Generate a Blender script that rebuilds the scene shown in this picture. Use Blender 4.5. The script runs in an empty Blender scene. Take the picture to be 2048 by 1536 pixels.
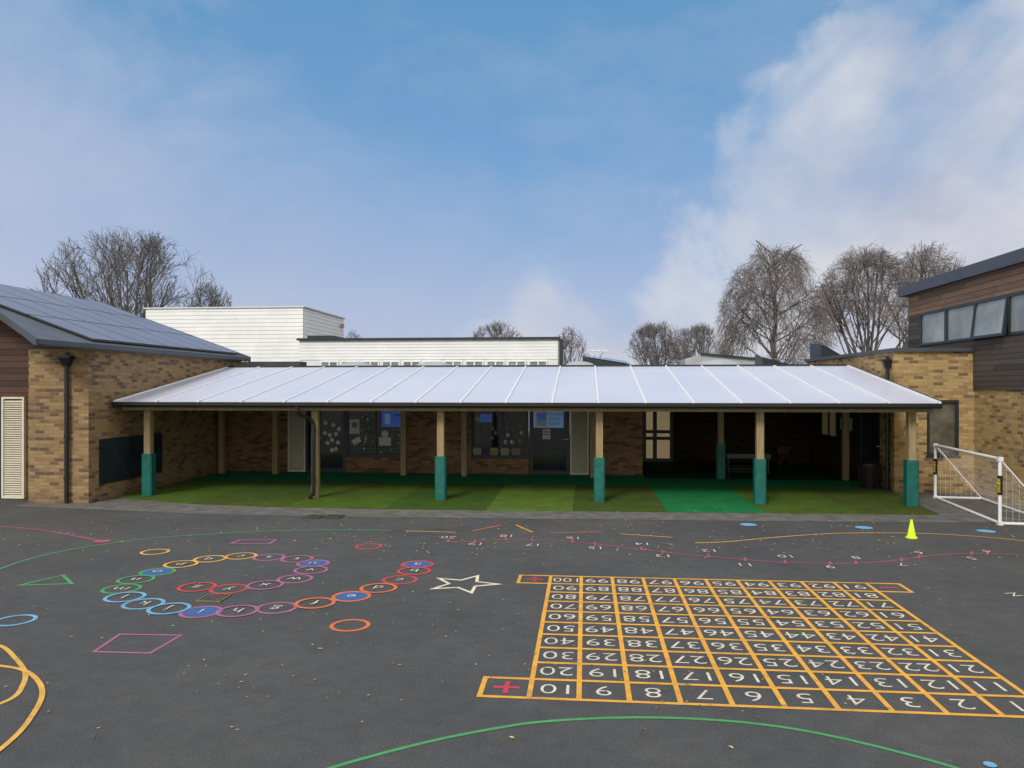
import bpy, math, random
from mathutils import Vector, Matrix
random.seed(7)
S=bpy.context.scene
COL=S.collection
FP=1535.0; CH=2.5; TH=math.atan(146/1535.0); sT=math.sin(TH); cT=math.cos(TH)
def kk(px):
    t=(px-1024)/FP
    return (t*cT-sT)/(cT+t*sT)
def xat(px,Y): return Y*kk(px)
def gp(px,py):
    d=py-775.0; yc=FP*CH/d; xc=(px-1024)/d*CH
    return (xc*cT-yc*sT, xc*sT+yc*cT)

# ------------------------------------------------------------ text cache
words=[str(i) for i in range(1,101)]+[chr(97+i) for i in range(26)]+['N','+','-','÷','SAMBA','Class','Welcome','Year 1','Year 2']
TC={}
def build_text_cache():
    tmp=[]
    for w in words:
        c=bpy.data.curves.new('t','FONT'); c.body=w; c.size=1.0; c.offset=-0.010 if w not in('SAMBA',) else 0.01; c.resolution_u=3
        c.align_x='CENTER'
        o=bpy.data.objects.new('t',c); COL.objects.link(o); tmp.append((w,o,c))
    bpy.context.view_layer.update()
    dg=bpy.context.evaluated_depsgraph_get()
    for w,o,c in tmp:
        me=bpy.data.meshes.new_from_object(o.evaluated_get(dg))
        vs=[(v.co.x,v.co.y) for v in me.vertices]; fs=[list(p.vertices) for p in me.polygons]
        x0=min(v[0] for v in vs);x1=max(v[0] for v in vs);y0=min(v[1] for v in vs);y1=max(v[1] for v in vs)
        vs=[(a-(x0+x1)/2,b-(y0+y1)/2) for a,b in vs]
        TC[w]=(vs,fs)
        bpy.data.meshes.remove(me)
    for w,o,c in tmp:
        bpy.data.objects.remove(o); bpy.data.curves.remove(c)
build_text_cache()

# ------------------------------------------------------------ materials
def nn(nt,t,**k):
    n=nt.nodes.new(t)
    for a,b in k.items(): setattr(n,a,b)
    return n
def mixc(nt,fac,a,b,blend='MIX'):
    m=nn(nt,'ShaderNodeMix',data_type='RGBA',blend_type=blend)
    for i,v in ((0,fac),(6,a),(7,b)):
        if hasattr(v,'links') : nt.links.new(v,m.inputs[i])
        elif isinstance(v,(int,float)): m.inputs[i].default_value=v
        else: m.inputs[i].default_value=(v[0],v[1],v[2],1)
    return m.outputs[2]
def base(name):
    m=bpy.data.materials.new(name); m.use_nodes=True; nt=m.node_tree
    return m,nt,nt.nodes['Principled BSDF']
def noise(nt,scale,detail=4,vec=None,rough=.55):
    n=nn(nt,'ShaderNodeTexNoise'); n.inputs['Scale'].default_value=scale; n.inputs['Detail'].default_value=detail; n.inputs['Roughness'].default_value=rough
    if vec is None:
        g=nn(nt,'ShaderNodeNewGeometry'); vec=g.outputs['Position']
    nt.links.new(vec,n.inputs['Vector']); return n.outputs['Fac']
def ramp(nt,fac,stops,interp='LINEAR'):
    r=nn(nt,'ShaderNodeValToRGB'); r.color_ramp.interpolation=interp
    el=r.color_ramp.elements
    while len(el)<len(stops): el.new(0.5)
    for e,(p,c) in zip(el,stops):
        e.position=p; e.color=(c[0],c[1],c[2],1) if not isinstance(c,(int,float)) else (c,c,c,1)
    nt.links.new(fac,r.inputs[0]); return r.outputs[0]
def bumpn(nt,h,strength,dist,bs):
    b=nn(nt,'ShaderNodeBump'); b.inputs['Strength'].default_value=strength; b.inputs['Distance'].default_value=dist
    nt.links.new(h,b.inputs['Height']); nt.links.new(b.outputs[0],bs.inputs['Normal'])
def mat(name,c,rough=.6,metal=0,var=.15,scale=5,bump=0,bscale=80,emit=0,bd=.01):
    m,nt,b=base(name)
    f=noise(nt,scale,5)
    lo=[x*(1-var) for x in c]; hi=[min(1,x*(1+var)) for x in c]
    nt.links.new(ramp(nt,f,[(.3,lo),(.7,hi)]),b.inputs['Base Color'])
    b.inputs['Roughness'].default_value=rough; b.inputs['Metallic'].default_value=metal
    if bump: bumpn(nt,noise(nt,bscale,3),bump,bd,b)
    if emit:
        b.inputs['Emission Color'].default_value=(c[0],c[1],c[2],1); b.inputs['Emission Strength'].default_value=emit
    return m
def wallvec(nt):
    g=nn(nt,'ShaderNodeNewGeometry'); s=nn(nt,'ShaderNodeSeparateXYZ'); nt.links.new(g.outputs['Position'],s.inputs[0])
    a=nn(nt,'ShaderNodeMath',operation='ADD'); nt.links.new(s.outputs[0],a.inputs[0]); nt.links.new(s.outputs[1],a.inputs[1])
    c=nn(nt,'ShaderNodeCombineXYZ'); nt.links.new(a.outputs[0],c.inputs[0]); nt.links.new(s.outputs[2],c.inputs[1])
    return c.outputs[0],s
def brick(name,cols,mortar):
    m,nt,b=base(name); v,s=wallvec(nt)
    bt=nn(nt,'ShaderNodeTexBrick'); nt.links.new(v,bt.inputs['Vector'])
    bt.inputs['Color1'].default_value=(0,0,0,1); bt.inputs['Color2'].default_value=(1,1,1,1); bt.inputs['Mortar'].default_value=(.5,.5,.5,1)
    bt.inputs['Scale'].default_value=1; bt.inputs['Mortar Size'].default_value=.006; bt.inputs['Mortar Smooth'].default_value=.3
    bt.inputs['Brick Width'].default_value=.225; bt.inputs['Row Height'].default_value=.075; bt.inputs['Bias'].default_value=0
    n=len(cols); c=ramp(nt,bt.outputs['Color'],[((i+.0)/n,cols[i]) for i in range(n)],'CONSTANT')
    f=noise(nt,26,6); c=mixc(nt,.5,c,ramp(nt,f,[(.3,(.6,.58,.55)),(.7,(1.25,1.25,1.25))]),'MULTIPLY')
    f2=noise(nt,.9,4); c=mixc(nt,.4,c,ramp(nt,f2,[(.3,(.82,.80,.79)),(.7,(1.08,1.08,1.06))]),'MULTIPLY')
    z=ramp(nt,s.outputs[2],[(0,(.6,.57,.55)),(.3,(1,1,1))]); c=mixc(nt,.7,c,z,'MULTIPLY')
    c=mixc(nt,bt.outputs['Fac'],c,mortar)
    nt.links.new(c,b.inputs['Base Color']); b.inputs['Roughness'].default_value=.9
    inv=nn(nt,'ShaderNodeMath',operation='SUBTRACT'); inv.inputs[0].default_value=1; nt.links.new(bt.outputs['Fac'],inv.inputs[1])
    ad=nn(nt,'ShaderNodeMath',operation='MULTIPLY_ADD'); nt.links.new(f,ad.inputs[0]); ad.inputs[1].default_value=.35; nt.links.new(inv.outputs[0],ad.inputs[2])
    bumpn(nt,ad.outputs[0],.7,.008,b)
    return m
bcol=[(.36,.245,.115),(.28,.18,.085),(.37,.26,.12),(.20,.125,.065),(.33,.22,.10),(.36,.26,.13),(.14,.09,.055),(.34,.225,.105),(.30,.195,.095),(.25,.155,.08)]
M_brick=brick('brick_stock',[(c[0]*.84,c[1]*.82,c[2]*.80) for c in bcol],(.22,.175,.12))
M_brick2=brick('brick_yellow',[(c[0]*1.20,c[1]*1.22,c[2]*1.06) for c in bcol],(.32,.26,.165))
M_brick3=brick('brick_rear_red_brown',[(c[0]*.80,c[1]*.65,c[2]*.66) for c in bcol],(.17,.135,.10))  # redder rear brick, with some under-canopy shade darkened into its colour
M_brickdark=brick('brick_shade_darkened',[(c[0]*.17,c[1]*.14,c[2]*.15) for c in bcol],(.03,.026,.022))  # same brick for the covered bay, its shade painted into the colours
def timber(name,c1,c2,row=.14):
    m,nt,b=base(name); v,s=wallvec(nt)
    bt=nn(nt,'ShaderNodeTexBrick'); nt.links.new(v,bt.inputs['Vector']); bt.inputs['Color1'].default_value=(0,0,0,1); bt.inputs['Color2'].default_value=(1,1,1,1)
    bt.inputs['Scale'].default_value=1; bt.inputs['Mortar Size'].default_value=.006; bt.inputs['Brick Width'].default_value=2.6; bt.inputs['Row Height'].default_value=row
    sc=nn(nt,'ShaderNodeVectorMath',operation='MULTIPLY'); nt.links.new(v,sc.inputs[0]); sc.inputs[1].default_value=(1.2,26,1)
    g=noise(nt,2,6,sc.outputs[0])
    a=nn(nt,'ShaderNodeMath',operation='MULTIPLY_ADD'); nt.links.new(bt.outputs['Color'],a.inputs[0]); a.inputs[1].default_value=.5; 
    h=nn(nt,'ShaderNodeMath',operation='MULTIPLY'); nt.links.new(g,h.inputs[0]); h.inputs[1].default_value=.75; nt.links.new(h.outputs[0],a.inputs[2])
    c=ramp(nt,a.outputs[0],[(.2,c1),(.8,c2)])
    gr=noise(nt,1.4,5); c=mixc(nt,ramp(nt,gr,[(.45,0.0),(.75,.45)]),c,[(x+y)*.5*.8 for x,y in zip(c2,(c2[2],c2[2],c2[2]))])
    c=mixc(nt,bt.outputs['Fac'],c,(.01,.008,.006))
    nt.links.new(c,b.inputs['Base Color']); b.inputs['Roughness'].default_value=.8
    inv=nn(nt,'ShaderNodeMath',operation='SUBTRACT'); inv.inputs[0].default_value=1; nt.links.new(bt.outputs['Fac'],inv.inputs[1]); bumpn(nt,inv.outputs[0],.8,.015,b)
    return m
M_timred=timber('timber_cladding_brown',(.022,.010,.008),(.085,.040,.026))
M_timred2=timber('timber_cladding_russet',(.04,.024,.017),(.23,.14,.09))
M_timdark=timber('timber_cladding_weathered',(.010,.009,.009),(.085,.070,.063),.12)
def post_wood(name,c1,c2):
    m,nt,b=base(name); g=nn(nt,'ShaderNodeNewGeometry'); sc=nn(nt,'ShaderNodeVectorMath',operation='MULTIPLY'); nt.links.new(g.outputs['Position'],sc.inputs[0]); sc.inputs[1].default_value=(30,30,1.5)
    f=noise(nt,1.2,6,sc.outputs[0]); nt.links.new(ramp(nt,f,[(.3,c1),(.7,c2)]),b.inputs['Base Color']); b.inputs['Roughness'].default_value=.75; bumpn(nt,f,.3,.004,b); return m
M_post=post_wood('post_timber',(.20,.145,.07),(.37,.28,.15))
def asphalt():
    m,nt,b=base('asphalt')
    f1=noise(nt,190,2); c=ramp(nt,f1,[(.30,(.028,.029,.031)),(.5,(.074,.075,.077)),(.64,(.122,.122,.123)),(.78,(.31,.305,.295))])
    f4=noise(nt,55,3,rough=.7); c=mixc(nt,.8,c,ramp(nt,f4,[(.3,(.66,.66,.66)),(.7,(1.32,1.32,1.32))]),'MULTIPLY')
    f2=noise(nt,.55,6,rough=.65); c=mixc(nt,.8,c,ramp(nt,f2,[(.3,(.80,.80,.81)),(.7,(1.2,1.19,1.17))]),'MULTIPLY')
    f3=noise(nt,5,6,rough=.65); c=mixc(nt,.6,c,ramp(nt,f3,[(.35,(.78,.78,.78)),(.7,(1.18,1.18,1.18))]),'MULTIPLY')
    g=nn(nt,'ShaderNodeNewGeometry')
    wv=nn(nt,'ShaderNodeTexNoise'); wv.inputs['Scale'].default_value=9; nt.links.new(g.outputs['Position'],wv.inputs['Vector'])
    ad=nn(nt,'ShaderNodeVectorMath',operation='MULTIPLY_ADD'); nt.links.new(wv.outputs['Color'],ad.inputs[0]); ad.inputs[1].default_value=(.12,.12,.12); nt.links.new(g.outputs['Position'],ad.inputs[2])
    v=nn(nt,'ShaderNodeTexVoronoi'); v.inputs['Scale'].default_value=3.1; nt.links.new(ad.outputs[0],v.inputs['Vector'])
    sp=ramp(nt,v.outputs['Distance'],[(0,(.7,.7,.7)),(.025,(.6,.6,.6)),(.04,(0,0,0))]); 
    c=mixc(nt,sp,c,(.17,.165,.155))
    nt.links.new(c,b.inputs['Base Color'])
    nt.links.new(ramp(nt,f2,[(.3,.7),(.7,.92)]),b.inputs['Roughness']); b.inputs['Specular IOR Level'].default_value=.3
    bumpn(nt,f1,.7,.006,b); return m
M_asph=asphalt()
def mathn(nt,op,a,b):
    n=nn(nt,'ShaderNodeMath',operation=op); nt.links.new(a,n.inputs[0]); n.inputs[1].default_value=b; return n.outputs[0]
def paint(name,c,wr=0):
    m,nt,b=base(name)
    f=noise(nt,150,3,rough=.7); f2=noise(nt,3,6,rough=.7)
    a=nn(nt,'ShaderNodeMath',operation='MULTIPLY_ADD'); nt.links.new(f2,a.inputs[0]); a.inputs[1].default_value=.8; nt.links.new(f,a.inputs[2])
    w2=ramp(nt,mathn(nt,'MULTIPLY',a.outputs[0],.5),[(.47-wr,0.0),(.57-wr,.75)])
    v=ramp(nt,noise(nt,9,4),[(.3,[x*.82 for x in c]),(.7,[min(1,x*1.06) for x in c])])
    col=mixc(nt,w2,v,(.08,.08,.08))
    nt.links.new(col,b.inputs['Base Color']); b.inputs['Roughness'].default_value=.75; bumpn(nt,f,.6,.005,b); return m
P_yel=paint('paint_yellow',(.80,.40,.045)); P_gold=paint('paint_gold',(.76,.43,.08)); P_cream=paint('paint_cream',(.78,.72,.57)); P_white=paint('paint_white',(.72,.66,.55)); P_faint=paint('paint_faint_white',(.68,.58,.52),.0)
P_red=paint('paint_red',(.60,.06,.055)); P_org=paint('paint_orange',(.72,.17,.045)); P_pur=paint('paint_purple',(.38,.13,.26)); P_pink=paint('paint_pink',(.42,.085,.16),.02)
P_blue=paint('paint_blue',(.17,.42,.66)); P_dblue=paint('paint_dark_blue',(.04,.12,.34)); P_green=paint('paint_green',(.07,.33,.11))
P_crim=paint('paint_crimson',(.62,.04,.08))
def turf(name,c1,c2,k=.86):
    c1=[x*k for x in c1]; c2=[x*k for x in c2]
    m,nt,b=base(name); f=noise(nt,230,3); f2=noise(nt,1.6,6,rough=.7)
    f5=noise(nt,28,4,rough=.7)
    c=ramp(nt,f,[(.3,c1),(.7,c2)]); c=mixc(nt,.85,c,ramp(nt,f2,[(.3,(.70,.73,.7)),(.7,(1.25,1.2,1.15))]),'MULTIPLY')
    c=mixc(nt,.7,c,ramp(nt,f5,[(.3,(.7,.72,.7)),(.7,(1.3,1.27,1.25))]),'MULTIPLY')
    nt.links.new(c,b.inputs['Base Color']); b.inputs['Roughness'].default_value=.95; b.inputs['Specular IOR Level'].default_value=.15; bumpn(nt,f,1,.02,b); return m
T1=turf('turf_mid',(.05,.11,.014),(.15,.25,.038)); T2=turf('turf_light',(.07,.145,.02),(.20,.32,.055)); T3=turf('turf_olive',(.045,.09,.016),(.13,.19,.038)); T4=turf('turf_dark',(.035,.09,.014),(.10,.20,.03))
T_em=turf('rubber_emerald',(.008,.18,.055),(.025,.30,.10),.95); T_em2=turf('rubber_deep',(.006,.17,.075),(.020,.27,.12),1.0); T_em3=turf('rubber_shade_darkened',(.006,.10,.03),(.018,.17,.055),.5)  # last one is the bay floor, shade put into a darker green
M_white=mat('white_cladding',(.70,.72,.73),.45,var=.06,scale=1.2); M_cream=mat('cream_louvre',(.62,.58,.47),.5,var=.05)
M_dark=mat('dark_frame',(.016,.024,.030),.4,var=.1); M_black=mat('black_plastic',(.012,.012,.013),.35,var=.2)
M_zinc=mat('grey_metal_trim',(.060,.072,.090),.5,metal=.1,var=.12,scale=2); M_roofgrey=mat('roof_grey',(.10,.105,.12),.5,var=.15,scale=1.5)
M_felt=mat('roof_felt',(.05,.052,.055),.9,var=.25,scale=2); M_light=mat('pale_roof_sheet',(.36,.38,.40),.6,var=.12,scale=2)
M_whitep=mat('white_plastic',(.74,.75,.76),.4,var=.04); M_bar=mat('bar_aluminium',(.60,.62,.66),.45,var=.04); M_teal=mat('teal_padding',(.004,.115,.095),.5,var=.25,scale=6,bump=.5,bscale=18,bd=.02)
M_rub=mat('concrete_apron',(.115,.112,.107),.9,var=.35,scale=3.5,bump=.5,bscale=120)
M_bark=mat('bark',(.12,.112,.104),.9,var=.35,scale=3); M_twig=mat('twig',(.155,.142,.132),.9,var=.3,scale=1)
M_twig2=mat('birch_twig',(.165,.145,.14),.9,var=.3,scale=1)
M_cone=mat('fluorescent_yellow',(.60,.95,.02),.45,var=.05,emit=.10)
M_chalk=mat('chalkboard',(.014,.024,.036),.5,var=.5,scale=3)
M_iron=mat('cast_iron',(.05,.045,.04),.7,var=.4,scale=20); M_rust=mat('rusty_cover',(.16,.12,.08),.8,var=.4,scale=25)
M_leaf=[mat('leaf_yellow',(.48,.35,.11),.7,var=.3),mat('leaf_brown',(.28,.17,.09),.7,var=.3),mat('leaf_pale',(.46,.38,.20),.7,var=.2)]
M_lit=mat('lit_interior',(.56,.43,.23),.5,var=.3,scale=1.3,emit=.26); M_litdim=mat('dim_interior',(.30,.24,.12),.5,var=.4,scale=1.6,emit=.10)
M_paper=mat('paper',(.58,.58,.56),.7,var=.06); M_pblue=mat('poster_blue',(.07,.16,.62),.5,var=.25,scale=12,emit=.12); M_ppale=mat('poster_pale_blue',(.22,.42,.75),.5,var=.15,emit=.12)  # light put into both poster blues as a faint glow
M_yel=mat('cloth_yellow',(.30,.24,.09),.8); M_green=mat('plant_green',(.05,.14,.04),.8,var=.5,scale=30); M_redc=mat('red_plastic',(.09,.010,.010),.5); M_ink=mat('ink',(.03,.03,.06),.6); M_beige=mat('craft_card',(.22,.17,.13),.8,var=.4,scale=25)
M_cushg=mat('cloth_grey',(.28,.27,.25),.8)
M_grey=mat('galvanised_grey',(.09,.095,.10),.5,metal=.3); M_tagy=mat('tag_yellow',(.7,.55,.05),.6); M_cable=mat('net_cord',(.58,.54,.48),.8)
M_orange=mat('orange_plastic',(.6,.2,.02),.5)
def glass_dark(name,c=(.012,.016,.02),r=.04,k=2.6,sc=1.1):
    m,nt,b=base(name); nt.links.new(ramp(nt,noise(nt,sc,4),[(.35,c),(.7,[x*k for x in c])]),b.inputs['Base Color'])
    b.inputs['Roughness'].default_value=r; b.inputs['Specular IOR Level'].default_value=.6
    bumpn(nt,noise(nt,.9,1),.05,.05,b); return m
M_glass=glass_dark('glass_dark'); M_glassl=glass_dark('glass_with_blinds',(.16,.18,.18),.06,2.3,.8); M_glassm=glass_dark('glass_dim_interior',(.05,.045,.035),.06,3.2,2)
def solar():
    m,nt,b=base('solar_cells')
    nt.links.new(ramp(nt,noise(nt,.8,3),[(.3,(.165,.165,.21)),(.7,(.20,.20,.25))]),b.inputs['Base Color']); b.inputs['Roughness'].default_value=.30; b.inputs['Specular IOR Level'].default_value=.6; return m
M_solar=solar()
def poly():
    m,nt,b=base('polycarbonate_opal')
    f=noise(nt,.35,3,rough=.5); c=ramp(nt,f,[(.3,(.63,.66,.80)),(.7,(.70,.72,.84))])
    f3=noise(nt,16,6,rough=.8); c=mixc(nt,ramp(nt,f3,[(.70,0.0),(.82,.3)]),c,(.42,.41,.40))
    nt.links.new(c,b.inputs['Base Color']); nt.links.new(ramp(nt,noise(nt,1,2),[(.3,.30),(.7,.36)]),b.inputs['Roughness']); b.inputs['Specular IOR Level'].default_value=.5
    t=nn(nt,'ShaderNodeBsdfTranslucent'); t.inputs['Color'].default_value=(.80,.82,.86,1)
    mx=nn(nt,'ShaderNodeMixShader'); mx.inputs[0].default_value=.15; o=nt.nodes['Material Output']
    nt.links.new(b.outputs[0],mx.inputs[1]); nt.links.new(t.outputs[0],mx.inputs[2]); nt.links.new(mx.outputs[0],o.inputs[0]); return m
M_poly=poly()

# ------------------------------------------------------------ mesh builder
def empty(name,loc,label,cat,group=None):
    e=bpy.data.objects.new(name,None); e.location=loc; e.empty_display_size=.3; COL.objects.link(e)
    e['label']=label; e['category']=cat
    if group: e['group']=group
    return e
class MB:
    def __init__(s,xf=None): s.v=[];s.f=[];s.m=[];s.mats=[];s.xf=xf
    def mi(s,m):
        if m not in s.mats: s.mats.append(m)
        return s.mats.index(m)
    def add(s,vs,fs,m):
        if s.xf: vs=[s.xf(*p) for p in vs]
        n=len(s.v); s.v+=[tuple(p) for p in vs]; i=s.mi(m)
        for f in fs: s.f.append([n+a for a in f]); s.m.append(i)
    def box(s,x0,x1,y0,y1,z0,z1,m):
        s.add([(x0,y0,z0),(x1,y0,z0),(x1,y1,z0),(x0,y1,z0),(x0,y0,z1),(x1,y0,z1),(x1,y1,z1),(x0,y1,z1)],
              [(0,3,2,1),(4,5,6,7),(0,1,5,4),(1,2,6,5),(2,3,7,6),(3,0,4,7)],m)
    def quad(s,pts,m): s.add(pts,[tuple(range(len(pts)))],m)
    def prism(s,poly,z0,z1,m):
        n=len(poly); vs=[(p[0],p[1],z0) for p in poly]+[(p[0],p[1],z1) for p in poly]
        fs=[tuple(range(n-1,-1,-1)),tuple(range(n,2*n))]+[(i,(i+1)%n,n+(i+1)%n,n+i) for i in range(n)]
        s.add(vs,fs,m)
    def hexa(s,bot,top,m):
        s.add(list(bot)+list(top),[(0,3,2,1),(4,5,6,7),(0,1,5,4),(1,2,6,5),(2,3,7,6),(3,0,4,7)],m)
    def cyl(s,p,q,r0,r1,n,m,caps=True):
        p=Vector(p);q=Vector(q);d=(q-p)
        if d.length<1e-6:return
        d.normalize(); a=d.orthogonal().normalized(); b=d.cross(a)
        vs=[]
        for c,r in ((p,r0),(q,r1)):
            for i in range(n):
                t=2*math.pi*i/n; vs.append(tuple(c+a*math.cos(t)*r+b*math.sin(t)*r))
        fs=[(i,(i+1)%n,n+(i+1)%n,n+i) for i in range(n)]
        if caps: fs+=[tuple(range(n-1,-1,-1)),tuple(range(n,2*n))]
        s.add(vs,fs,m)
    def pipe(s,pts,r,n,m):
        for a,b in zip(pts,pts[1:]): s.cyl(a,b,r,r,n,m)
    def ring(s,cx,cy,z,r0,r1,m,n=36):
        vs=[];fs=[]
        for i in range(n):
            t=2*math.pi*i/n; vs+=[(cx+r0*math.cos(t),cy+r0*math.sin(t),z),(cx+r1*math.cos(t),cy+r1*math.sin(t),z)]
        for i in range(n): j=(i+1)%n; fs.append((2*i,2*i+1,2*j+1,2*j))
        s.add(vs,fs,m)
    def disc(s,cx,cy,z,r,m,n=28,ry=None):
        ry=ry or r
        s.add([(cx+r*math.cos(2*math.pi*i/n),cy+ry*math.sin(2*math.pi*i/n),z) for i in range(n)],[tuple(range(n))],m)
    def ribbon(s,pts,w,z,m,closed=False,smooth=True):
        P=[Vector((p[0],p[1])) for p in pts]
        if smooth and len(P)>2:
            Q=[];n=len(P)
            rng=range(n) if closed else range(n-1)
            for i in rng:
                p1=P[i];p2=P[(i+1)%n]
                p0=P[(i-1)%n] if closed or i>0 else p1*2-p2
                p3=P[(i+2)%n] if closed or i<n-2 else p2*2-p1
                for j in range(10):
                    t=j/10; Q.append(.5*((2*p1)+(p2-p0)*t+(2*p0-5*p1+4*p2-p3)*t*t+(3*p1-p0-3*p2+p3)*t**3))
            if not closed: Q.append(P[-1])
            P=Q
        n=len(P); vs=[];fs=[]
        for i in range(n):
            a=P[(i-1)%n] if closed or i>0 else None; b=P[(i+1)%n] if closed or i<n-1 else None
            d1=(P[i]-a).normalized() if a is not None else None; d2=(b-P[i]).normalized() if b is not None else None
            if d1 is None:d1=d2
            if d2 is None:d2=d1
            n1=Vector((-d1.y,d1.x));n2=Vector((-d2.y,d2.x)); mm=(n1+n2)
            mm=mm.normalized() if mm.length>1e-6 else n1
            k=w/2/max(.3,mm.dot(n1)); q=mm*k
            vs+=[(P[i].x+q.x,P[i].y+q.y,z),(P[i].x-q.x,P[i].y-q.y,z)]
        for i in range(n if closed else n-1):
            j=(i+1)%n; fs.append((2*i,2*i+1,2*j+1,2*j))
        s.add(vs,fs,m)
    def text(s,w,fn,m):
        vs,fs=TC[w]; s.add([fn(a,b) for a,b in vs],fs,m)
    def gtext(s,w,cx,cy,z,size,rot,m,sx=1.0):
        c=math.cos(rot);d=math.sin(rot)
        s.text(w,lambda a,b:(cx+(a*sx*c-b*d)*size,cy+(a*sx*d+b*c)*size,z),m)
    def done(s,name,parent=None,origin=None,label=None,cat=None,group=None,kind=None,smooth=False):
        if parent is not None:
            o=Vector(parent.location); pp=parent.parent
            while pp is not None: o+=Vector(pp.location); pp=pp.parent
        else: o=Vector(origin or (0,0,0))
        me=bpy.data.meshes.new(name); me.from_pydata([(a-o.x,b-o.y,c-o.z) for a,b,c in s.v],[],s.f)
        for m in s.mats: me.materials.append(m)
        me.polygons.foreach_set('material_index',s.m)
        if smooth: me.polygons.foreach_set('use_smooth',[True]*len(me.polygons))
        me.update()
        ob=bpy.data.objects.new(name,me); COL.objects.link(ob)
        if parent is not None: ob.parent=parent
        else: ob.location=o
        if label: ob['label']=label
        if cat and parent is None: ob['category']=cat
        if group: ob['group']=group
        if kind: ob['kind']=kind
        return ob

# ============================================================ GROUND
g=MB(); g.quad([(-300,-60,0),(300,-60,0),(300,500,0),(-300,500,0)],M_asph); g.done('ground',kind='structure',label='dark worn playground asphalt')
g=MB()
ap=[(-12.0,15.1),(-8,14.55),(-5.2,14.45),(0,14.6),(4,14.75),(7,14.9),(9.1,15.2),(9.1,19.05),(-10.6,19.05),(-10.6,15.6),(-12,15.6)]
g.quad([(x,y,.004) for x,y in ap],M_rub); g.done('pavement',kind='structure',label='lighter grey strip of paving before the turf')
g=MB(); z0,z1=.006,.022
def strip(x0,x1,yf0,yf1,yb,m):
    n=10; rr=random.Random(int(x0*100))
    front=[(x0+(x1-x0)*i/n,yf0+(yf1-yf0)*i/n+(rr.uniform(-.012,.012))) for i in range(n+1)]
    g.prism(front+[(x1,yb),(x0,yb)],z0,z1,m)
YB=21.9; YS=19.6
strip(-10.6,-8.4,16.45,15.72,YS,T1); strip(-8.4,-6.2,15.72,15.45,YS,T3); strip(-6.2,-4.1,15.45,15.42,YS,T1); strip(-4.1,-2.0,15.42,15.46,YS,T4); strip(-2.0,-.25,15.46,15.52,YS,T2); strip(-.25,1.63,15.52,15.58,YS,T3)
strip(3.56,5.4,15.65,15.7,YS,T1); strip(5.4,6.9,15.7,15.76,YS,T3)
g.prism([(6.9,15.76),(7.28,19.0),(7.28,YS),(6.9,YS)],z0,z1,T3)
g.done('artificial_turf',kind='structure',label='patchwork strips of green artificial turf')
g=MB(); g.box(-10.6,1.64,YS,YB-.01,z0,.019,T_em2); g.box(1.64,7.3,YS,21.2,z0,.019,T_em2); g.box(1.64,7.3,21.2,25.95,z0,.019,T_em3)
g.prism([(1.63,15.58),(3.56,15.65),(3.56,YS),(1.63,YS)],z0,.019,T_em)
g.done('path',kind='structure',label='emerald green soft surface path and strip')

# ============================================================ MARKINGS
g=MB(); XL,YN,C=-.45,6.16,.402
root=empty('hundred_square',(1.56,8.17,0),'yellow painted hundred square grid with cream numbers one to hundred','playground marking')
w=.044; Z=.004
for i in range(11):
    x=XL+i*C
    g.quad([(x-w/2,YN-w/2,Z),(x+w/2,YN-w/2,Z),(x+w/2,YN+10*C+w/2,Z),(x-w/2,YN+10*C+w/2,Z)],P_yel)
for j in range(11):
    y=YN+j*C
    for i in range(10):
        a=XL+i*C+w/2;b=XL+(i+1)*C-w/2
        g.quad([(a,y-w/2,Z),(b,y-w/2,Z),(b,y+w/2,Z),(a,y+w/2,Z)],P_yel)
g.done('grid_lines',root)
for n in range(1,101):
    col=(n-1)%10; row=(n-1)//10
    g=MB(); g.gtext(str(n),XL+(9-col+.5)*C,YN+(row+.5)*C,Z,.285,math.pi,P_white,1.12 if n<100 else .9)
    g.done('numeral',root)
def opbox(x0,y0,sym,openside):
    g=MB(); a,b=x0,x0+C; c,d=y0,y0+C
    pts=[(b-w/2,c),(a,c),(a,d),(b-w/2,d)] if openside=='R' else [(a+w/2,c),(b,c),(b,d),(a+w/2,d)]
    g.ribbon(pts,w,Z,P_yel,smooth=False)
    cx,cy=(a+b)/2,(c+d)/2; h=.022
    g.quad([(cx-.11,cy-h,Z),(cx+.11,cy-h,Z),(cx+.11,cy+h,Z),(cx-.11,cy+h,Z)],P_crim)
    if sym=='+':
        for s1,s2 in ((h,.12),(-.12,-h)): g.quad([(cx-h,cy+s1,Z),(cx+h,cy+s1,Z),(cx+h,cy+s2,Z),(cx-h,cy+s2,Z)],P_crim)
    if sym=='/':
        g.disc(cx,cy+.08,Z,.03,P_crim); g.disc(cx,cy-.08,Z,.03,P_crim)
    g.done('sign_box',root)
opbox(XL-C,YN,'+','R'); opbox(XL-C,YN+9*C,'/','R'); opbox(XL+10*C,YN+9*C,'-','L')

sn=[(835,1129,'a',P_red,1),(828,1143,'b',P_red,0),(800,1160,'c',P_red,0),(757,1177,'d',P_org,0),(703,1193,'e',P_org,1),(630,1207,'f',P_org,0),(553,1216,'g',P_pur,0),(475,1223,'h',P_pur,0),(402,1224,'i',P_pur,1),(338,1218,'j',P_blue,0),(287,1208,'k',P_blue,0),(250,1195,'l',P_blue,0),(243,1178,'m',P_green,0),(272,1160,'n',P_green,0),(315,1144,'o',P_green,1),(362,1129,'p',P_gold,0),(420,1118,'q',P_gold,0),(482,1113,'r',P_gold,0),(538,1115,'s',P_pur,0),(594,1119,'t',P_pur,0),(626,1127,'u',P_pur,1),(622,1141,'v',P_pur,0),(590,1158,'w',P_pur,0),(530,1171,'x',P_pur,0),(458,1178,'y',P_red,0),(394,1175,'z',P_red,0)]
cx,cy=gp(500,1165)
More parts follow.
